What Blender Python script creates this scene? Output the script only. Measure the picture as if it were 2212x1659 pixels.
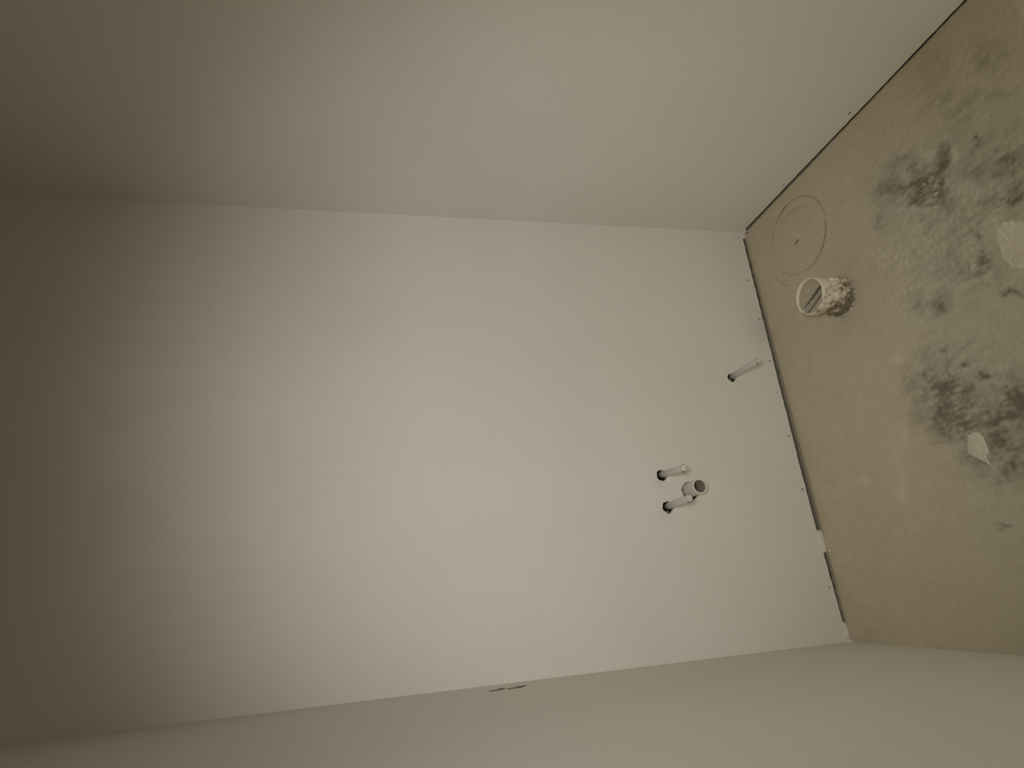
import bpy, bmesh, math, random
from mathutils import Vector, Matrix, noise

scene = bpy.context.scene
for o in list(bpy.data.objects):
    bpy.data.objects.remove(o, do_unlink=True)
COL = scene.collection

# ------------------------------------------------------------------ camera
# metres; x to the right of the room, y towards the back wall (y = 0), z up.
# The photographer held the phone on its side, so the picture's right is down.
cam = bpy.data.cameras.new('camera')
cam.sensor_fit = 'HORIZONTAL'
cam.sensor_width = 36.0
cam.lens = 36.0 * 1234.76 / 2212.0
cam.clip_start = 0.01
cam_ob = bpy.data.objects.new('camera', cam)
COL.objects.link(cam_ob)
AX = Vector((-0.082392, -0.194439, -0.977448))      # picture right
AY = Vector((0.936341, -0.350974, -0.009109))       # picture up
AZ = Vector((-0.341288, -0.915975, 0.210979))       # backwards
m = Matrix.Identity(4)
for i in range(3):
    m[i][0], m[i][1], m[i][2] = AX[i], AY[i], AZ[i]
m[0][3], m[1][3], m[2][3] = 0.0, -1.58, 1.2933
cam_ob.matrix_world = m
scene.camera = cam_ob

# ------------------------------------------------------------------ light
world = bpy.data.worlds.new('world')
scene.world = world
world.use_nodes = True
bg = world.node_tree.nodes['Background']
bg.inputs[0].default_value = (1.0, 0.93, 0.80, 1)
bg.inputs[1].default_value = 0.02


def add_light(name, kind, loc, target, energy, color, **kw):
    l = bpy.data.lights.new(name, kind)
    l.energy = energy
    l.color = color
    for k, v in kw.items():
        setattr(l, k, v)
    o = bpy.data.objects.new(name, l)
    COL.objects.link(o)
    o.location = loc
    o.rotation_euler = (Vector(target) - Vector(loc)).to_track_quat('-Z', 'Y').to_euler()
    return o


# the photographer's torch, held beside the phone, and an unseen warm fill lamp added low behind the camera
add_light('hand_torch', 'SPOT', (0.08, -1.61, 1.40), (0.52, 0.0, 0.80), 36.8, (1.0, 0.99, 0.97),
          spot_size=math.radians(92), spot_blend=1.0, shadow_soft_size=0.12)  # soft beam cone shaped to imitate lens vignetting
add_light('low_fill_lamp', 'POINT', (0.50, -1.78, 0.30), (0, 0, 0), 7.4, (1.0, 0.94, 0.74), shadow_soft_size=0.26)

vs = scene.view_settings
vs.view_transform = 'Standard'
vs.look = 'None'
vs.exposure = 0.0
vs.gamma = 1.0
vs.use_curve_mapping = False

# ------------------------------------------------------------------ numbers
XL, XR = -0.2131, 1.1800          # left and right wall faces
YF = -2.15                        # front wall (behind the camera)
ZC = 2.45                         # ceiling
BT = 0.0125                       # plasterboard thickness
random.seed(7)


def fbm(x, y, z=0.0, octs=4):
    return noise.fractal(Vector((x, y, z)), 1.0, 2.0, octs)


# ------------------------------------------------------------------ materials
def mat(name):
    mm = bpy.data.materials.new(name)
    mm.use_nodes = True
    nt = mm.node_tree
    b = nt.nodes['Principled BSDF']
    return mm, nt, b


def N(nt, t, **kw):
    n = nt.nodes.new(t)
    for k, v in kw.items():
        setattr(n, k, v)
    return n


def noise_tex(nt, scale, detail=3.0, rough=0.55, vec=None, stretch=None):
    t = N(nt, 'ShaderNodeTexNoise')
    t.inputs['Scale'].default_value = scale
    t.inputs['Detail'].default_value = detail
    t.inputs['Roughness'].default_value = rough
    g = N(nt, 'ShaderNodeNewGeometry')
    src = g.outputs['Position']
    if stretch:
        mp = N(nt, 'ShaderNodeMapping')
        mp.inputs['Scale'].default_value = stretch
        nt.links.new(src, mp.inputs[0])
        src = mp.outputs[0]
    nt.links.new(src, t.inputs['Vector'])
    return t.outputs['Fac']


def ramp(nt, fac, stops):
    r = N(nt, 'ShaderNodeValToRGB')
    els = r.color_ramp.elements
    while len(els) < len(stops):
        els.new(0.5)
    for e, (p, c) in zip(els, stops):
        e.position = p
        e.color = (*c, 1) if len(c) == 3 else c
    nt.links.new(fac, r.inputs[0])
    return r.outputs[0]


def mix(nt, fac, a, b, blend='MIX'):
    x = N(nt, 'ShaderNodeMix', data_type='RGBA', blend_type=blend)
    for sock, v in ((x.inputs[0], fac), (x.inputs[6], a), (x.inputs[7], b)):
        if isinstance(v, (int, float)):
            sock.default_value = v
        elif isinstance(v, tuple):
            sock.default_value = (*v, 1)
        else:
            nt.links.new(v, sock)
    return x.outputs[2]


def bump(nt, b, h, strength, dist):
    n = N(nt, 'ShaderNodeBump')
    n.inputs['Strength'].default_value = strength
    n.inputs['Distance'].default_value = dist
    nt.links.new(h, n.inputs['Height'])
    nt.links.new(n.outputs[0], b.inputs['Normal'])


def simple(name, c1, c2, scale, rough=0.7, bs=0.0, bscale=None, spec=0.3):
    mm, nt, b = mat(name)
    f = noise_tex(nt, scale)
    nt.links.new(ramp(nt, f, [(0.3, c1), (0.7, c2)]), b.inputs['Base Color'])
    b.inputs['Roughness'].default_value = rough
    b.inputs['Specular IOR Level'].default_value = spec
    if bs:
        bump(nt, b, noise_tex(nt, bscale or scale), bs, 0.001)
    return mm


# primed plasterboard: off-white, roller stipple, barely mottled
M_WALL, nt, b = mat('primed_plasterboard')
c = ramp(nt, noise_tex(nt, 2.2, 3), [(0.35, (0.735, 0.715, 0.655)), (0.65, (0.775, 0.750, 0.690))])
nt.links.new(mix(nt, 0.10, c, ramp(nt, noise_tex(nt, 420, 2), [(0.3, (0.55, 0.53, 0.48)), (0.7, (0.92, 0.90, 0.84))])), b.inputs['Base Color'])
b.inputs['Roughness'].default_value = 0.82
b.inputs['Specular IOR Level'].default_value = 0.2
bump(nt, b, noise_tex(nt, 300, 3), 0.12, 0.001)

M_CEIL = simple('dark_ceiling', (0.20, 0.18, 0.15), (0.26, 0.24, 0.20), 3, 0.95)  # unseen ceiling, given a dark tone so the upper walls dim
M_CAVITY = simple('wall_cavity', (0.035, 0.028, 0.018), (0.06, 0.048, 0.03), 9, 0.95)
M_PLASTER = simple('joint_plaster', (0.72, 0.69, 0.62), (0.82, 0.78, 0.70), 60, 0.85, 0.3, 250)
M_SCREW = simple('blackened_screw', (0.012, 0.010, 0.008), (0.03, 0.026, 0.02), 300, 0.5)
M_PVC = simple('grey_white_pvc', (0.60, 0.55, 0.48), (0.68, 0.63, 0.56), 40, 0.42, spec=0.45)
M_RIM = simple('cut_pvc_rim', (0.82, 0.78, 0.70), (0.90, 0.86, 0.78), 120, 0.5)
M_PEX = simple('milky_plastic_tube', (0.62, 0.58, 0.53), (0.69, 0.65, 0.60), 50, 0.38, spec=0.45)
M_CAP = simple('pale_plug', (0.64, 0.60, 0.54), (0.72, 0.68, 0.62), 90, 0.6)
M_DARK = simple('dark_brown', (0.07, 0.058, 0.042), (0.12, 0.10, 0.075), 90, 0.6)
M_PAPER = simple('torn_board_paper', (0.50, 0.44, 0.36), (0.68, 0.62, 0.54), 200, 0.9)
M_CRUMB = simple('mortar_crumb', (0.34, 0.29, 0.21), (0.58, 0.52, 0.41), 90, 0.95, 0.5, 300)
M_CHIP = simple('white_plaster_chip', (0.80, 0.76, 0.68), (0.88, 0.84, 0.76), 90, 0.9)
M_PLUG = simple('grey_cement_plug', (0.46, 0.395, 0.29), (0.56, 0.49, 0.37), 70, 0.9, 0.4, 220)
M_BORE = simple('shaded_bore', (0.16, 0.135, 0.10), (0.26, 0.23, 0.18), 45, 0.7)  # dark colour stands in for the shade inside the drain

# dusty screed: beige near the walls, grey dirt and pale plaster smears elsewhere (attribute "dirt")
M_FLOOR, nt, b = mat('dusty_screed')
at = N(nt, 'ShaderNodeAttribute', attribute_name='dirt')
sep = N(nt, 'ShaderNodeSeparateColor')
nt.links.new(at.outputs['Color'], sep.inputs[0])
base = ramp(nt, noise_tex(nt, 7, 5, 0.6), [(0.3, (0.595, 0.505, 0.358)), (0.7, (0.665, 0.572, 0.415))])
base = mix(nt, 0.14, base, ramp(nt, noise_tex(nt, 26, 5, 0.65), [(0.3, (0.28, 0.24, 0.17)), (0.7, (0.86, 0.75, 0.57))]))
base = mix(nt, 0.18, base, ramp(nt, noise_tex(nt, 160, 4, 0.7), [(0.3, (0.28, 0.24, 0.17)), (0.7, (0.86, 0.75, 0.57))]))
base = mix(nt, sep.outputs[2], base, (0.600, 0.548, 0.435))
base = mix(nt, sep.outputs[0], base, (0.225, 0.200, 0.152))
base = mix(nt, sep.outputs[1], base, (0.780, 0.725, 0.600))
nt.links.new(base, b.inputs['Base Color'])
b.inputs['Roughness'].default_value = 0.9
b.inputs['Specular IOR Level'].default_value = 0.2
bump(nt, b, noise_tex(nt, 70, 6, 0.65), 0.45, 0.003)

# cement-smeared drain pipe, darker towards its foot and left side
M_DIRTY, nt, b = mat('cement_smeared_pvc')
f = noise_tex(nt, 42, 6, 0.7)
g = N(nt, 'ShaderNodeNewGeometry')
sp = N(nt, 'ShaderNodeSeparateXYZ')
nt.links.new(g.outputs['Position'], sp.inputs[0])
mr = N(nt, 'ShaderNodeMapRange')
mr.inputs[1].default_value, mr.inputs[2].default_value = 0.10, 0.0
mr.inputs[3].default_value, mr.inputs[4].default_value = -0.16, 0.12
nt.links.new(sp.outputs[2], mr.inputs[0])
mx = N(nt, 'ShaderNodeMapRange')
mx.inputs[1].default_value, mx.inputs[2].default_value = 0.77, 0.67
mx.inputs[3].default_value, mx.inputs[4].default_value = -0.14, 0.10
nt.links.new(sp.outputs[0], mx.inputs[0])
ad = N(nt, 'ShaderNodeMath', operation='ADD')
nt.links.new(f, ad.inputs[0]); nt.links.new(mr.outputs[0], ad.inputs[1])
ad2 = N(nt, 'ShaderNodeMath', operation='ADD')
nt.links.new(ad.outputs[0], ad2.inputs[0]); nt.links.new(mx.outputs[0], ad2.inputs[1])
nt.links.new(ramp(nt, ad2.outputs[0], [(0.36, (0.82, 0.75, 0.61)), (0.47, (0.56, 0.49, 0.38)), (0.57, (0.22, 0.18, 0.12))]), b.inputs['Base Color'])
b.inputs['Roughness'].default_value = 0.85
bump(nt, b, f, 0.5, 0.004)

# pencil: thin graphite that breaks up over the grain of the screed
M_PENCIL, nt, b = mat('faint_pencil')
b.inputs['Base Color'].default_value = (0.16, 0.13, 0.09, 1)
b.inputs['Roughness'].default_value = 0.9
nt.links.new(ramp(nt, noise_tex(nt, 55, 4, 0.7), [(0.36, (0.03,) * 3), (0.68, (0.27,) * 3)]), b.inputs['Alpha'])
M_PENCIL_DARK = simple('dark_pencil', (0.09, 0.07, 0.045), (0.15, 0.12, 0.08), 200, 0.9)
M_SCUFF = simple('scuffed_primer', (0.20, 0.18, 0.13), (0.30, 0.27, 0.20), 120, 0.9)


# ------------------------------------------------------------------ builders
def link(name, me, material, parent=None):
    o = bpy.data.objects.new(name, me)
    COL.objects.link(o)
    if material is not None:
        me.materials.clear()
        me.materials.append(material)
    if parent is not None:
        o.parent = parent
    return o


def from_bm(name, bm, material, parent=None, smooth=True):
    bmesh.ops.recalc_face_normals(bm, faces=bm.faces[:])
    me = bpy.data.meshes.new(name)
    bm.to_mesh(me)
    bm.free()
    for p in me.polygons:
        p.use_smooth = smooth
    return link(name, me, material, parent)


def struct(o):
    o['kind'] = 'structure'
    return o


def tag(o, label, cat, group=None):
    o['label'] = label
    o['category'] = cat
    if group:
        o['group'] = group
    return o


def plate(name, outline, holes, thick, mw, material, parent=None):
    """Board cut from a 2-D outline with real holes; local z is its thickness."""
    cu = bpy.data.curves.new(name + '_curve', 'CURVE')
    cu.dimensions = '2D'
    cu.fill_mode = 'BOTH'
    cu.extrude = thick / 2
    for ring in [outline] + holes:
        s = cu.splines.new('POLY')
        s.points.add(len(ring) - 1)
        for p, (x, y) in zip(s.points, ring):
            p.co = (x, y, 0, 1)
        s.use_cyclic_u = True
    tmp = bpy.data.objects.new('tmp', cu)
    COL.objects.link(tmp)
    dg = bpy.context.evaluated_depsgraph_get()
    me = bpy.data.meshes.new_from_object(tmp.evaluated_get(dg))
    bpy.data.objects.remove(tmp, do_unlink=True)
    bpy.data.curves.remove(cu)
    me.name = name
    me.transform(mw)
    return link(name, me, material, parent)


def box(bm, x0, x1, y0, y1, z0, z1):
    v = [bm.verts.new((x, y, z)) for x in (x0, x1) for y in (y0, y1) for z in (z0, z1)]
    for f in ((0, 1, 3, 2), (4, 6, 7, 5), (0, 4, 5, 1), (2, 3, 7, 6), (0, 2, 6, 4), (1, 5, 7, 3)):
        bm.faces.new([v[i] for i in f])


def boxes(name, lst, material, parent=None):
    bm = bmesh.new()
    for a in lst:
        box(bm, *a)
    return from_bm(name, bm, material, parent, False)


def frame_of(axis):
    a = Vector(axis).normalized()
    u = a.orthogonal().normalized()
    return a, u, a.cross(u)


def lathe(bm, origin, axis, prof, seg=40, wob=0.0, seed=0.0, closed=False):
    """prof: list of (distance along axis, radius)."""
    o = Vector(origin)
    a, u, w = frame_of(axis)
    rings = []
    for t, r in prof:
        if r < 1e-6:
            rings.append([bm.verts.new(o + a * t)])
            continue
        ring = []
        for k in range(seg):
            th = 2 * math.pi * k / seg
            rr = r + (wob * fbm(math.cos(th) * 1.7 + seed, math.sin(th) * 1.7, t * 60, 3) if wob else 0)
            ring.append(bm.verts.new(o + a * t + (u * math.cos(th) + w * math.sin(th)) * rr))
        rings.append(ring)
    if closed:
        rings.append(rings[0])
    for A, B in zip(rings, rings[1:]):
        for k in range(seg):
            k2 = (k + 1) % seg
            if len(A) == 1 and len(B) > 1:
                bm.faces.new((A[0], B[k], B[k2]))
            elif len(B) == 1 and len(A) > 1:
                bm.faces.new((A[k], A[k2], B[0]))
            elif len(A) > 1:
                bm.faces.new((A[k], A[k2], B[k2], B[k]))


def lump(bm, c, r, seed, amp=0.35, sub=3, freq=1.6):
    g = bmesh.ops.create_icosphere(bm, subdivisions=sub, radius=1.0)
    for v in g['verts']:
        d = v.co.normalized()
        k = 1 + amp * fbm(d.x * freq + seed * 3.1, d.y * freq - seed, d.z * freq, 3)
        v.co = Vector((c[0] + d.x * r[0] * k, c[1] + d.y * r[1] * k, c[2] + d.z * r[2] * k))


def ragged_circle(cx, cy, r, seed, amp=0.06, n=44, sx=1.0, sy=1.0):
    out = []
    for k in range(n):
        t = 2 * math.pi * k / n
        rr = r * (1 + amp * fbm(math.cos(t) * 2.2 + seed, math.sin(t) * 2.2, seed, 3))
        out.append((cx + rr * sx * math.cos(t), cy + rr * sy * math.sin(t)))
    return out


# ------------------------------------------------------------------ floor
# centre x, centre y, half-axis a (x, y), half-axis b (x, y), strength
STAINS = [(0.909, -0.5779, -0.0309, -0.0381, -0.0385, 0.0148, 0.55), (0.8872, -0.6434, -0.0223, -0.0266, -0.0238, 0.0092, 0.7),
 (0.8753, -0.7051, -0.0163, -0.0187, -0.0269, 0.0104, 0.85), (0.8937, -0.7309, -0.0066, -0.0073, -0.0184, 0.007, 0.6),
 (0.9637, -0.6389, -0.0226, -0.0252, -0.0198, 0.0076, 0.4), (0.8498, -0.5178, -0.0107, -0.0148, -0.0185, 0.0071, 0.35),
 (0.8245, -0.6193, -0.0224, -0.0292, -0.0076, 0.0029, 0.7), (0.8734, -0.805, -0.0038, -0.004, -0.0155, 0.0059, 0.7),
 (0.7914, -0.8216, -0.02, -0.0226, -0.0186, 0.0072, 0.55), (0.7102, -0.7905, -0.0229, -0.0293, -0.0149, 0.0057, 0.6),
 (0.696, -0.8222, -0.0082, -0.0104, -0.0145, 0.0056, 0.6), (0.6634, -0.7267, -0.0048, -0.007, -0.0087, 0.0033, 1.0),
 (0.6368, -0.7121, -0.0053, -0.0079, -0.0068, 0.0026, 1.0), (0.625, -0.7262, -0.0079, -0.0119, -0.0096, 0.0037, 0.7),
 (0.562, -0.5899, -0.0122, -0.0226, -0.0207, 0.008, 0.55), (0.5871, -0.5431, -0.0083, -0.0156, -0.0171, 0.0066, 0.4),
 (0.606, -0.7168, -0.0077, -0.012, -0.0077, 0.003, 0.75), (0.5775, -0.7112, -0.0064, -0.0104, -0.0077, 0.0029, 0.6),
 (0.5068, -0.7498, -0.0099, -0.0174, -0.0073, 0.0028, 0.8), (0.4636, -0.5546, -0.0028, -0.0064, -0.0052, 0.002, 0.6),
 (0.504, -0.5676, -0.0026, -0.0053, -0.0042, 0.0016, 0.5), (0.4279, -0.5008, -0.0179, -0.0445, -0.0256, 0.0098, 0.4),
 (0.4274, -0.4926, -0.0018, -0.0046, -0.0149, 0.0058, 0.6), (0.4003, -0.5977, -0.0024, -0.006, -0.0059, 0.0022, 0.7),
 (0.3729, -0.6209, -0.003, -0.0076, -0.0039, 0.0015, 1.0), (0.3623, -0.631, -0.0036, -0.0092, -0.0057, 0.0022, 0.6),
 (0.3603, -0.5778, -0.0027, -0.007, -0.004, 0.0016, 0.8), (0.3151, -0.6765, -0.008, -0.0219, -0.0183, 0.007, 1.0),
 (0.2959, -0.6721, -0.0087, -0.0252, -0.02, 0.0077, 0.9), (0.259, -0.6362, -0.0096, -0.0315, -0.0083, 0.0032, 0.8),
 (0.2986, -0.533, -0.025, -0.0799, -0.0344, 0.0132, 0.45), (0.335, -0.4913, -0.0124, -0.0376, -0.0251, 0.0097, 0.4),
 (0.2997, -0.5751, -0.0083, -0.0255, -0.0138, 0.0053, 0.5), (0.2847, -0.5488, -0.0075, -0.0244, -0.0119, 0.0046, 0.7),
 (0.2678, -0.5031, -0.0079, -0.028, -0.0143, 0.0055, 0.5), (0.2036, -0.6017, -0.0125, -0.0495, -0.0319, 0.0122, 0.55),
 (0.162, -0.606, -0.0079, -0.0358, -0.0277, 0.0106, 0.3), (0.3728, -0.5185, -0.0194, -0.0532, -0.0249, 0.0096, 0.45),
 (1.1054, -0.7742, -0.0302, -0.0264, -0.0418, 0.0161, 0.3), (1.0043, -0.8979, -0.0328, -0.0277, -0.028, 0.0107, 0.3),
 (0.9757, -0.7867, -0.0343, -0.0332, -0.0261, 0.01, 0.3), (0.9375, -0.8619, -0.0235, -0.0219, -0.0113, 0.0043, 0.3),
 (0.0522, -0.554, -0.001, -0.0077, -0.0075, 0.0029, 0.6), (0.8214, -0.7093, -0.0107, -0.0129, -0.0346, 0.0132, 0.5),
 (0.8284, -0.6413, -0.0238, -0.0303, -0.0192, 0.0074, 0.5), (0.7143, -0.7216, -0.0192, -0.026, -0.0098, 0.0038, 0.25),
 (0.83, -0.70, 0.09, 0.0, 0.0, 0.10, 0.26), (0.34, -0.56, 0.10, 0.0, 0.0, 0.10, 0.30), (0.22, -0.64, 0.07, 0.0, 0.0, 0.09, 0.28),
 (0.60, -0.69, 0.06, 0.0, 0.0, 0.09, 0.20), (0.74, -0.82, 0.09, 0.0, 0.0, 0.07, 0.22)]
PALES = [(0.9167, -0.6978, -0.0172, -0.0191, -0.0147, 0.0057, 0.8), (0.8753, -0.7482, -0.0072, -0.008, -0.0131, 0.005, 0.8),
 (0.8097, -0.626, -0.0204, -0.0268, -0.0065, 0.0025, 0.8), (0.7604, -0.7617, -0.029, -0.0359, -0.0193, 0.0074, 0.5),
 (0.6066, -0.695, -0.0045, -0.0071, -0.0058, 0.0023, 0.8), (0.4874, -0.4366, -0.0065, -0.0151, -0.0135, 0.0052, 0.5),
 (0.2985, -0.3859, -0.0037, -0.0129, -0.0245, 0.0094, 0.5), (0.1707, -0.3295, -0.0025, -0.0135, -0.0335, 0.0129, 0.45),
 (0.2082, -0.2247, -0.004, -0.0201, -0.0084, 0.0032, 0.6), (0.2904, -0.559, -0.0013, -0.0041, -0.004, 0.0015, 0.7),
 (0.2699, -0.535, -0.0012, -0.0042, -0.004, 0.0016, 0.7), (0.2633, -0.511, -0.0012, -0.0044, -0.004, 0.0015, 0.7),
 (0.658, -0.7653, -0.0115, -0.0161, -0.0188, 0.0072, 0.6), (0.9172, -0.6196, -0.0073, -0.0087, -0.011, 0.0043, 0.4),
 (1.0448, -0.9681, -0.0067, -0.005, -0.0162, 0.0062, 0.5), (0.2583, -0.3365, -0.0053, -0.0217, -0.0341, 0.0132, 0.3)]


def prep(lst):
    out = []
    for x, y, ax, ay, bx, by, s in lst:
        det = ax * by - ay * bx
        R = 2.8 * max(math.hypot(ax, ay), math.hypot(bx, by))
        out.append((x, y, by / det, -bx / det, -ay / det, ax / det, s, R))
    return out


PS, PP = prep(STAINS), prep(PALES)


def blobs(lst, x, y, wx, wy, K=1.0):
    t = 0.0
    for cx, cy, a, b_, c_, d, s, R in lst:
        dx, dy = x + wx - cx, y + wy - cy
        if abs(dx) > R or abs(dy) > R:
            continue
        u, v = a * dx + b_ * dy, c_ * dx + d * dy
        q = u * u + v * v
        if q < 5.5:
            t = t + min(1, s * K) * math.exp(-q * 0.75) * (1 - t)
    return t


def sstep(a, b_, x):
    t = min(1, max(0, (x - a) / (b_ - a)))
    return t * t * (3 - 2 * t)


def floor_eval(x, y, full=True):
    """height of the screed and its dirt (dark, pale, greyed)"""
    h = 0.0012 * fbm(x * 6, y * 6, 0.3, 3)
    if not full:
        return h, (0, 0, 0.3)
    wx = 0.015 * fbm(x * 34, y * 24, 4.0, 5)
    wy = 0.019 * fbm(x * 34, y * 24, 9.0, 5)
    dark = blobs(PS, x, y, wx, wy, 1.15)
    pale = blobs(PP, x, y, wx * 0.6, wy * 0.6)
    cloud = fbm(x * 24, y * 20, 6.0, 4)
    streak = fbm(x * 62, y * 19, 2.0, 5)
    fine = fbm(x * 120, y * 95, 5.0, 4)
    # how far the spot lies out on the trodden middle of the room
    dist = sstep(0.22, 0.62, -y) * sstep(0.0, 0.28, XR - x)
    rough = dist * (0.35 + 0.65 * sstep(-0.25, 0.35, fbm(x * 5, y * 4, 7.0, 3)))
    rough *= 0.45 + 0.55 * sstep(0.05, 0.35, x)
    dark = dark * (0.92 + 0.75 * max(-0.8, min(0.8, cloud + 0.6 * streak + fine * 0.65)))
    dark += rough * 0.34 * max(0, streak * 0.6 + cloud * 0.5 + fine * 0.4)
    pale = pale * (0.8 + 0.5 * streak) + rough * 0.42 * max(0, -streak * 0.8 - cloud * 0.4 - fine * 0.3)
    grey = 0.12 + 0.75 * dist + 0.15 * fbm(x * 9, y * 9, 1.0, 3)
    h += rough * (0.0020 * streak + 0.0016 * fine) + 0.0006 * fine * (0.25 + rough)
    h += 0.0022 * pale - 0.0016 * dark
    k = sstep(0.0, 0.03, -y)
    h *= 0.3 + 0.7 * k
    # the screed's rounded edge falls away into the joint under the boards
    n1 = 0.004 * fbm(x * 60, 3.0, 0, 3)
    n2 = 0.002 * fbm(y * 60, 5.0, 0, 3)
    h -= 0.0018 * sstep(-0.008, 0.006, y + n1) + 0.03 * sstep(0.0095, 0.0145, y + n1 * 1.8)
    h -= 0.0030 * sstep(-0.009, 0.000, x - XR + n2) + 0.03 * sstep(0.0005, 0.004, x - XR + n2)
    return h, (min(1, max(0, dark)), min(1, max(0, pale)), min(1, max(0, grey)))


def make_floor():
    ST = 0.0036
    xs = [XL - 0.10, XL - 0.04]
    x = XL - 0.01
    while x < XR + 0.014:
        xs.append(x); x += ST if x < XR - 0.014 else 0.001
    xs += [XR + 0.04, XR + 0.10]
    ys = [0.09, 0.05, 0.02]
    y = 0.0165
    while y > -1.04:
        ys.append(y); y -= ST if y < -0.02 else 0.0015
    while y > -4.6:
        ys.append(y); y -= 0.06
    verts, cols = [], []
    for yy in ys:
        for xx in xs:
            h, c_ = floor_eval(xx, yy, yy > -1.06)
            if xx > XR + 0.003 or yy > 0.0165:
                h = -0.035
            verts.append((xx, yy, h)); cols.append(c_)
    nx, ny = len(xs), len(ys)
    faces = [(j * nx + i, (j + 1) * nx + i, (j + 1) * nx + i + 1, j * nx + i + 1) for j in range(ny - 1) for i in range(nx - 1)]
    me = bpy.data.meshes.new('floor')
    me.from_pydata(verts, [], faces)
    at_ = me.attributes.new('dirt', 'FLOAT_COLOR', 'POINT')
    flat = []
    for c_ in cols:
        flat += [c_[0], c_[1], c_[2], 1.0]
    at_.data.foreach_set('color', flat)
    me.polygons.foreach_set('use_smooth', [True] * len(me.polygons))
    return struct(link('floor', me, M_FLOOR))


floor = make_floor()
floor['label'] = 'dusty beige concrete screed floor with grey dirt smears'


def fz(x, y):
    return floor_eval(x, y)[0]


def ribbon(name, pts, widths, material, parent, lift=0.0005):
    bm = bmesh.new()
    prev = None
    for i, (x, y) in enumerate(pts):
        a = pts[max(0, i - 1)]; b_ = pts[min(len(pts) - 1, i + 1)]
        t = Vector((b_[0] - a[0], b_[1] - a[1])).normalized()
        n = Vector((-t.y, t.x)) * widths[i] / 2
        cur = [bm.verts.new((x + s * n.x, y + s * n.y, fz(x + s * n.x, y + s * n.y) + lift)) for s in (-1, 1)]
        if prev:
            bm.faces.new((prev[0], cur[0], cur[1], prev[1]))
        prev = cur
    return from_bm(name, bm, material, parent)


def arc(cx, cy, r, a0, a1, seed, w=0.003, wob=0.0015, n=70):
    pts, ws = [], []
    for i in range(n):
        t = i / (n - 1)
        a = math.radians(a0 + (a1 - a0) * t)
        rr = r + wob * fbm(a * 1.5 + seed, seed, 0, 2)
        pts.append((cx + rr * math.cos(a), cy + rr * math.sin(a)))
        ws.append(w * (0.55 + 0.45 * math.sin(math.pi * min(1, max(0, t)))) * (1 + 0.4 * fbm(a * 9, seed, 1, 2)))
    return pts, ws


# circle traced on the screed beside the drain, drawn over twice
for (cx, cy, r, a0, a1, w, mm) in (
        (1.001, -0.237, 0.1235, -250, 96, 0.0062, M_PENCIL),
        (0.990, -0.238, 0.1020, -40, 30, 0.0055, M_PENCIL),
        (1.001, -0.237, 0.1235, 2, 26, 0.0030, M_PENCIL_DARK),
        (0.993, -0.232, 0.1235, 190, 262, 0.0070, M_PENCIL),
        (0.975, -0.215, 0.1250, 112, 150, 0.0050, M_PENCIL)):
    pts, ws = arc(cx, cy, r, a0, a1, r * 31 + a0, w)
    ribbon('pencil_arc', pts, ws, mm, floor)
for a, b_, w in (((0.9833, -0.2150), (0.985, -0.2418), 0.0042), ((0.8597, -0.3160), (0.865, -0.3386), 0.0036),
                 ((0.9290, -0.1010), (0.9160, -0.1080), 0.0032), ((0.848, -0.349), (0.842, -0.356), 0.004)):
    n = 8
    pts = [(a[0] + (b_[0] - a[0]) * i / n, a[1] + (b_[1] - a[1]) * i / n) for i in range(n + 1)]
    ribbon('pencil_tick', pts, [w * math.sin(math.pi * (0.12 + 0.76 * i / n)) for i in range(n + 1)], M_PENCIL_DARK if w > 0.004 else M_PENCIL, floor)


def smear(name, poly, h, seed, parent):
    """thin pad of set plaster with a raised ragged edge"""
    cx = sum(p[0] for p in poly) / len(poly)
    cy = sum(p[1] for p in poly) / len(poly)
    for _ in range(1):
        poly = [((1 - t) * p[0] + t * q[0], (1 - t) * p[1] + t * q[1]) for p, q in zip(poly, poly[1:] + poly[:1]) for t in (0.25, 0.75)]
    dense = []
    for i, p in enumerate(poly):
        q = poly[(i + 1) % len(poly)]
        for k in range(6):
            t = k / 6
            x, y = p[0] + (q[0] - p[0]) * t, p[1] + (q[1] - p[1]) * t
            s = 1 + 0.16 * fbm(x * 45 + seed, y * 45, 0, 3)
            dense.append((x, y, s))
    bm = bmesh.new()
    rings = []
    for s, z in ((1.08, -0.0012), (1.0, h * 0.35), (0.88, h * 0.8), (0.6, h * 0.9), (0.3, h)):
        ring = []
        for x, y, k in dense:
            f_ = s * (1 + (k - 1) * min(1.0, s ** 5))
            X, Y = cx + (x - cx) * f_, cy + (y - cy) * f_
            ring.append(bm.verts.new((X, Y, fz(X, Y) + z + 0.0006 * fbm(X * 90, Y * 90, seed, 2))))
        rings.append(ring)
    c0 = bm.verts.new((cx, cy, fz(cx, cy) + h))
    n = len(dense)
    for A, B in zip(rings, rings[1:]):
        for k in range(n):
            bm.faces.new((A[k], A[(k + 1) % n], B[(k + 1) % n], B[k]))
    for k in range(n):
        bm.faces.new((rings[-1][k], rings[-1][(k + 1) % n], c0))
    return from_bm(name, bm, M_SMEAR, parent)


M_SMEAR = simple('dusty_plaster_smear', (0.70, 0.64, 0.525), (0.79, 0.73, 0.61), 30, 0.9, 0.3, 200)
o = smear('plaster_smear', [(0.2459, -0.542), (0.2555, -0.5582), (0.2485, -0.5754), (0.2008, -0.5755), (0.1991, -0.5652),
                        (0.1716, -0.5718), (0.1923, -0.5539), (0.2102, -0.5283)], 0.0016, 2.0, floor)
o = smear('plaster_smear', [(0.6439, -0.7599), (0.6512, -0.7781), (0.6462, -0.8012), (0.6254, -0.8266), (0.552, -0.8032),
                        (0.5415, -0.7756), (0.5628, -0.7594), (0.6009, -0.7538)], 0.0010, 5.0, floor)

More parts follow.
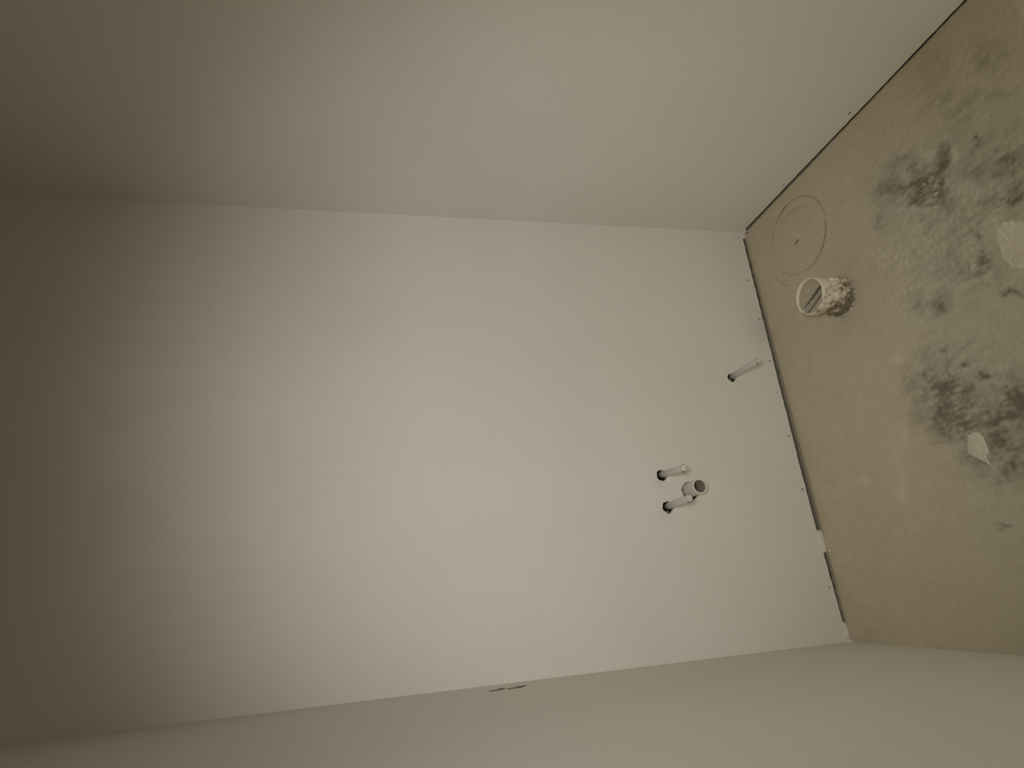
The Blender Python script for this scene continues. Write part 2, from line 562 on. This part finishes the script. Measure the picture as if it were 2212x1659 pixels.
# ------------------------------------------------------------------ walls, ceiling
def ragged_edge(pts_z, x0, x1, step, seed, amp):
    """bottom edge of a board: heights interpolated between measured ones, plus torn gypsum"""
    out = []
    n = int(abs(x1 - x0) / step)
    for i in range(n + 1):
        x = x0 + (x1 - x0) * i / n
        for (xa, za), (xb, zb) in zip(pts_z, pts_z[1:]):
            if xa <= x <= xb or (x < pts_z[0][0]) or xb == pts_z[-1][0]:
                t = min(1, max(0, (x - xa) / (xb - xa)))
                z = za + (zb - za) * t
                break
        out.append((x, z + amp * fbm(x * 45, seed, 0, 4)))
    return out


MW_BACK = Matrix(((1, 0, 0, 0), (0, 0, -1, BT / 2), (0, 1, 0, 0), (0, 0, 0, 1)))
edge = ragged_edge([(XL, 0.004), (-0.165, 0.0065), (0.03, 0.012), (0.10, 0.0150), (0.30, 0.0160), (0.53, 0.0150), (0.85, 0.0125), (1.15, 0.0095), (XR, 0.0090)], XL, XR, 0.005, 3.3, 0.0016)
outline = edge + [(XR, ZC), (XL, ZC)]
holes = [ragged_circle(0.2915, 0.4945, 0.0165, 1.0, 0.10),
         ragged_circle(0.1965, 0.4925, 0.0170, 4.0, 0.20),
         ragged_circle(0.2410, 0.4115, 0.0268, 7.0, 0.08),
         ragged_circle(0.6040, 0.1860, 0.0148, 9.0, 0.14)]
wall_back = struct(plate('wall_back', outline, holes, BT, MW_BACK, M_WALL))
wall_back['label'] = 'primed plasterboard back wall with pipe holes and gap above floor'
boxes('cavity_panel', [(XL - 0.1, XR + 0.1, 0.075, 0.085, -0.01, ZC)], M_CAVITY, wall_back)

# left wall: plate in the (y, z) plane facing +x, with thin dark patches for a gouge near the corner
GOUGES = [(-0.0740, 1.0365, 0.0070, 0.0100, 1.0, M_DARK), (-0.0850, 1.0480, 0.0090, 0.0120, 2.0, M_SCUFF), (-0.0805, 0.9950, 0.0110, 0.0090, 3.0, M_DARK),
          (-0.0720, 0.9810, 0.0070, 0.0055, 4.0, M_DARK), (-0.0860, 1.0120, 0.0080, 0.0140, 5.0, M_SCUFF), (-0.0860, 1.0610, 0.0090, 0.0090, 6.0, M_SCUFF)]
MW_LEFT = Matrix(((0, 0, 1, XL - BT / 2), (1, 0, 0, 0), (0, 1, 0, 0), (0, 0, 0, 1)))
wall_left = struct(plate('wall_left', [(0.0, -0.004), (0.0, ZC), (YF, ZC), (YF, -0.004)], [], BT, MW_LEFT, M_WALL))
wall_left['label'] = 'primed white side wall along the bottom of the picture, with a small dark gouge'
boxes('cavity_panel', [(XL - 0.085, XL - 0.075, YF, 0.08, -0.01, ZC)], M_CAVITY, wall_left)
for (y, z, ry, rz, sd, mm) in GOUGES:
    bm = bmesh.new()
    lump(bm, (XL, y, z), (0.0009, ry, rz), sd, 0.55, 3, 2.2)
    from_bm('gouge', bm, mm, wall_left)

# right wall: stops a few millimetres above the screed
MW_RIGHT = Matrix(((0, 0, 1, XR + BT / 2), (1, 0, 0, 0), (0, 1, 0, 0), (0, 0, 0, 1)))
re = ragged_edge([(YF, 0.0014), (-0.9, 0.0014), (-0.55, 0.0024), (-0.25, 0.0050), (-0.02, 0.0050), (BT, 0.0050)], YF, BT, 0.006, 8.8, 0.0010)
wall_right = struct(plate('wall_right', re + [(BT, ZC), (YF, ZC)], [], BT, MW_RIGHT, M_WALL))
wall_right['label'] = 'primed white side wall across the top of the picture, thin dark gap along floor'
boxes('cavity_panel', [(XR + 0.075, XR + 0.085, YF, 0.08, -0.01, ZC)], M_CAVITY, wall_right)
bm = bmesh.new()
lump(bm, (XR, -0.5630, 0.0226), (0.0008, 0.0052, 0.0020), 3, 0.4, 2)
from_bm('scuff', bm, M_SCREW, wall_right)
bm = bmesh.new()
lump(bm, (XR, -0.2640, 0.0186), (0.0008, 0.0055, 0.0016), 5, 0.5, 2)
from_bm('scuff', bm, M_SCUFF, wall_right)

ceiling = struct(boxes('ceiling', [(XL - 0.1, XR + 0.1, YF, 0.1, ZC, ZC + 0.05)], M_CEIL))
ceiling['label'] = 'unseen dark grey ceiling above the frame'
# front wall behind the photographer with its open doorway
DX0, DX1, DZ = 0.12, 1.02, 2.08
wall_front = struct(boxes('wall_front', [(XL - 0.1, DX0, YF - 0.1, YF, -0.01, ZC + 0.05), (DX1, XR + 0.1, YF - 0.1, YF, -0.01, ZC + 0.05),
                                  (DX0, DX1, YF - 0.1, YF, DZ, ZC + 0.05)], M_WALL))
wall_front['label'] = 'white front wall with open doorway behind the photographer'

# drywall screws along the bottom of the back board
def screw_mesh():
    bm = bmesh.new()
    lathe(bm, (0, 0, 0), (0, -1, 0), [(-0.002, 0.0032), (0.0004, 0.0034), (0.0005, 0.0025), (-0.0006, 0.0013), (-0.0012, 0.0)], 14)
    o_ = from_bm('drywall_screw', bm, M_SCREW, wall_back)
    return o_


SCREWS = [(0.9773, 0.0353), (0.8206, 0.0274), (0.6630, 0.0275), (0.5495, 0.0317), (0.4014, 0.0279), (0.2274, 0.0291), (-0.0640, 0.0217)]
first = screw_mesh()
for i, (x, z) in enumerate(SCREWS):
    s = first
    if i:
        s = first.copy()
        COL.objects.link(s)
        s.parent = wall_back
    s.location = (x, 0, z)
    k = (1.0, 1.0, 1.0, 0.6, 0.95, 1.0, 0.85)[i]
    s.scale = (k, 1, k)

# plaster plugs that bridge the gap under the back board
def plug(name, lst, parent, seed):
    bm = bmesh.new()
    for i, (x, y, z, rx, ry, rz) in enumerate(lst):
        lump(bm, (x, y, z), (rx, ry, rz), seed + i * 1.7, 0.28, 3, 1.3)
    return from_bm(name, bm, M_WALL, parent)


plug('plaster_plug', [(0.085, 0.004, 0.006, 0.018, 0.0055, 0.016), (0.066, 0.004, 0.007, 0.020, 0.0062, 0.017), (0.048, 0.004, 0.004, 0.014, 0.0058, 0.013)], wall_back, 1.0)
plug('plaster_plug', [(-0.178, 0.004, 0.001, 0.020, 0.0055, 0.011), (-0.196, 0.003, 0.002, 0.018, 0.0070, 0.015), (-0.213, -0.002, 0.004, 0.006, 0.014, 0.018)], wall_back, 3.0)
plug('plaster_plug', [(1.168, 0.003, 0.003, 0.015, 0.0062, 0.010), (1.180, -0.006, 0.001, 0.005, 0.012, 0.008)], wall_back, 6.0)

# ------------------------------------------------------------------ pipes out of the back wall
def tube(name, root, tip, r_out, r_in, material, parent, back=0.06, seg=40):
    root, tip = Vector(root), Vector(tip)
    a = (tip - root).normalized()
    L = (tip - root).length
    bm = bmesh.new()
    lathe(bm, root - a * back, a, [(0, r_out), (L + back - 0.0006, r_out), (L + back, r_out - 0.0006), (L + back, r_in + 0.0004),
                            (L + back - 0.0004, r_in), (0, r_in)], seg, closed=True)
    return from_bm(name, bm, material, parent)


def empty(name, loc):
    e = bpy.data.objects.new(name, None)
    e.empty_display_size = 0.05
    COL.objects.link(e)
    e.location = loc
    return e


def local(o_, e):
    o_.matrix_parent_inverse = Matrix.Translation(e.location).inverted()
    return o_


def supply(root, tip, r, label, seed, capr=1.0):
    e = empty('water_supply_pipe', root)
    local(tube('tube', root, tip, r, r * 0.72, M_PEX, e), e)
    rv, tv = Vector(root), Vector(tip)
    a = (tv - rv).normalized()
    bm = bmesh.new()
    lathe(bm, tv, a, [(-0.010, r * 0.70), (0.0, r * 0.70), (0.0, r * 0.98 * capr), (0.004, r * 0.96 * capr), (0.0065, r * 0.75 * capr), (0.0072, 0.0)], 28, 0.0006, seed)
    local(from_bm('end_plug', bm, M_CAP, e), e)
    bm = bmesh.new()
    for sg in (-1, 1):
        lump(bm, tv + Vector((sg * r * 1.02, 0.002, -sg * r * 0.15)), (0.0022, 0.0026, 0.0022), seed + sg, 0.4, 2)
    c_ = from_bm('tip_dots', bm, M_DARK, e)  # two small dark dots, one on each side of the tip
    local(c_, e)
    tag(e, label, 'pipe', 'capped water pipes in the back wall')
    return e


supply((0.2942, 0, 0.4919), (0.2853, -0.128, 0.4905), 0.0098, 'upper of the two capped water pipe stubs beside the open drain stub', 1)
sR = supply((0.2004, 0, 0.4902), (0.2018, -0.128, 0.4908), 0.0100, 'lower capped water pipe stub whose pale tip overlaps the open drain stub', 2)
supply((0.6084, 0, 0.1809), (0.6058, -0.138, 0.1813), 0.0088, 'lone thin water pipe stub on the wall, closest of the stubs to the floor', 3, 0.9)

# torn paper and gypsum hanging in the hole round the second water pipe
bm = bmesh.new()
lump(bm, (0.1835, 0.001, 0.4985), (0.0022, 0.004, 0.0065), 11, 0.5, 2)
lump(bm, (0.1815, 0.000, 0.4850), (0.0020, 0.003, 0.0050), 12, 0.5, 2)
lump(bm, (0.1860, 0.003, 0.4800), (0.0030, 0.004, 0.0030), 13, 0.5, 2)
from_bm('torn_board_paper', bm, M_PAPER, wall_back)
bm = bmesh.new()
lump(bm, (0.5945, 0.002, 0.1930), (0.0025, 0.004, 0.0040), 15, 0.5, 2)
from_bm('torn_board_paper', bm, M_PAPER, wall_back)

dp = empty('sink_drain_pipe', (0.2435, 0, 0.4139))
local(tube('tube', (0.2435, 0, 0.4139), (0.2430, -0.068, 0.4158), 0.0215, 0.0184, M_PVC, dp, 0.06, 56), dp)
bm = bmesh.new()
lathe(bm, (0.2430, -0.0670, 0.4158), (0, -1, 0.03), [(0, 0.0184), (0, 0.0216), (0.0012, 0.0216), (0.0018, 0.0211), (0.0018, 0.0187), (0.0012, 0.0184)], 56, closed=True)
local(from_bm('cut_rim', bm, M_RIM, dp), dp)
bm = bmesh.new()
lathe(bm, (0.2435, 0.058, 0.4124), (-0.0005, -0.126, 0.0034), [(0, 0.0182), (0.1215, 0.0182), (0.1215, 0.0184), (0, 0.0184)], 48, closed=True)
local(from_bm('shaded_bore', bm, M_BORE, dp), dp)  # lining that paints the pipe's inner shade
tag(dp, 'open-ended grey plastic drain stub sticking out of the back wall', 'pipe')

# ------------------------------------------------------------------ toilet drain in the floor
TX, TY = 0.7292, -0.3245
td = empty('toilet_drain_pipe', (TX, TY, 0))
H = 0.106
bm = bmesh.new()
lathe(bm, (TX, TY, -0.02), (0, 0, 1), [(0.0, 0.050), (0.02, 0.0505), (0.035, 0.0500), (0.05, 0.0495), (0.062, 0.0490), (0.074, 0.0495), (0.088, 0.0490), (0.088, 0.044), (0.0, 0.044)], 64, 0.0028, 2.0, closed=True)
bmesh.ops.subdivide_edges(bm, edges=bm.edges[:], cuts=1, use_grid_fill=True)
for v in bm.verts:
    d = Vector((v.co.x - TX, v.co.y - TY, 0))
    if d.length > 0.046:
        d.normalize()
        v.co += d * 0.0035 * fbm(v.co.x * 55, v.co.y * 55, v.co.z * 55, 4)
local(from_bm('pipe_body', bm, M_DIRTY, td), td)
bm = bmesh.new()
lathe(bm, (TX, TY, H - 0.040), (0, 0, 1), [(0.0, 0.0495), (0.002, 0.0530), (0.010, 0.0545), (0.034, 0.0550), (0.038, 0.0545), (0.040, 0.0532), (0.040, 0.0514), (0.037, 0.0503), (0.0, 0.0495)], 72, 0.0009, 6.0, closed=True)
local(from_bm('socket_collar', bm, M_DIRTY, td), td)


def seg_plate(bm, cx, cy, r, nx, ny, lo, hi, z0, z1, tilt=0.0):
    """slice of a disc: points whose distance along (nx, ny) lies between lo and hi"""
    tx, ty = -ny, nx
    lo, hi = max(lo, -r * 0.999), min(hi, r * 0.999)
    n = 14
    A = []
    for i in range(n + 1):
        s = lo + (hi - lo) * i / n
        A.append((s, math.sqrt(max(0, r * r - s * s))))
    ring = [(s, q) for s, q in A] + [(s, -q) for s, q in reversed(A)]
    vs_ = []
    for z in (z0, z1):
        vs_.append([bm.verts.new((cx + s * nx + q * tx, cy + s * ny + q * ty, z + tilt * s)) for s, q in ring])
    k = len(ring)
    bm.faces.new(vs_[0]); bm.faces.new(vs_[1])
    for i in range(k):
        bm.faces.new((vs_[0][i], vs_[0][(i + 1) % k], vs_[1][(i + 1) % k], vs_[1][i]))


# direction across the split in the knock-out, pointing towards the camera
NX, NY = -0.938, -0.347
zp = H - 0.007
bm = bmesh.new()
seg_plate(bm, TX, TY, 0.0503, NX, NY, -0.051, 0.0000, zp - 0.006, zp, 0.03)
local(from_bm('cement_plug', bm, M_PLUG, td, False), td)
bm = bmesh.new()
seg_plate(bm, TX, TY, 0.0497, NX, NY, 0.0075, 0.0185, zp - 0.016, zp - 0.009, 0.20)
local(from_bm('knockout_strip', bm, M_PLUG, td, False), td)
bm = bmesh.new()
seg_plate(bm, TX, TY, 0.0503, NX, NY, 0.0265, 0.051, zp - 0.012, zp - 0.005)
local(from_bm('cement_plug', bm, M_PLUG, td, False), td)
# mortar splashed over the pipe and set round its foot
bm = bmesh.new()
rnd = random.Random(4)
for i in range(26):
    a = math.radians(rnd.uniform(150, 330))
    z = rnd.uniform(0.002, 0.058)
    s = rnd.uniform(0.004, 0.010)
    lump(bm, (TX + 0.0505 * math.cos(a), TY + 0.0505 * math.sin(a), z), (s * 0.75, s * 0.75, s * 0.9), i * 1.3, 0.5, 2)
local(from_bm('mortar_splash', bm, M_DIRTY, td), td)
bm = bmesh.new()
for i in range(34):
    a = 2 * math.pi * i / 34 + rnd.uniform(-0.08, 0.08)
    s = rnd.uniform(0.004, 0.009)
    lump(bm, (TX + 0.0535 * math.cos(a), TY + 0.0535 * math.sin(a), 0.0005), (s * 1.1, s * 1.1, s * 0.45), i * 0.9 + 40, 0.3, 3)
local(from_bm('mortar_foot', bm, M_CRUMB, td), td)
tag(td, 'stubby cement-smeared plastic toilet drain pipe standing up from the floor', 'pipe')

# ------------------------------------------------------------------ debris on the screed
CR = [((0.8388, -0.6613), 0.0085, 'mortar crumb at the lower left of the cluster on the dirty floor patch'),
      ((0.8322, -0.6796), 0.0095, 'largest mortar crumb in the middle of the cluster on the dirty floor patch'),
      ((0.8583, -0.6595), 0.0060, 'leftmost and smallest mortar crumb of the cluster on the dirty floor patch'),
      ((0.8564, -0.6786), 0.0075, 'topmost mortar crumb of the cluster on the dirty floor patch'),
      ((0.8150, -0.6756), 0.0065, 'lowest mortar crumb of the cluster on the dirty floor patch'),
      ((0.8401, -0.6916), 0.0070, 'rightmost mortar crumb of the cluster on the dirty floor patch')]
for i, ((x, y), s, lab) in enumerate(CR):
    bm = bmesh.new()
    lump(bm, (x, y, fz(x, y) + s * 0.22), (s, s * 1.25, s * 0.5), i * 2.3 + 1, 0.55, 3, 2.0)
    tag(from_bm('mortar_crumb', bm, M_CRUMB), lab, 'debris', 'mortar crumbs on the dirty patch of floor')
for (x, y, s, lab) in ((0.4647, -0.0263, 0.0032, 'tiny white plaster chip on floor beside middle of the back wall'),
                       (0.0393, -0.0154, 0.0040, 'tiny white plaster chip by the plugged gap under the back wall')):
    bm = bmesh.new()
    lump(bm, (x, y, fz(x, y) + s * 0.4), (s, s, s * 0.6), s * 900, 0.4, 2)
    tag(from_bm('plaster_chip', bm, M_CHIP), lab, 'debris', 'plaster chips along the back wall')
bm = bmesh.new()
lump(bm, (1.1660, -0.0200, 0.002), (0.003, 0.003, 0.002), 77, 0.4, 2)
tag(from_bm('dark_crumb', bm, M_DARK), 'tiny dark crumb on floor in the corner where both dark wall gaps meet', 'debris')
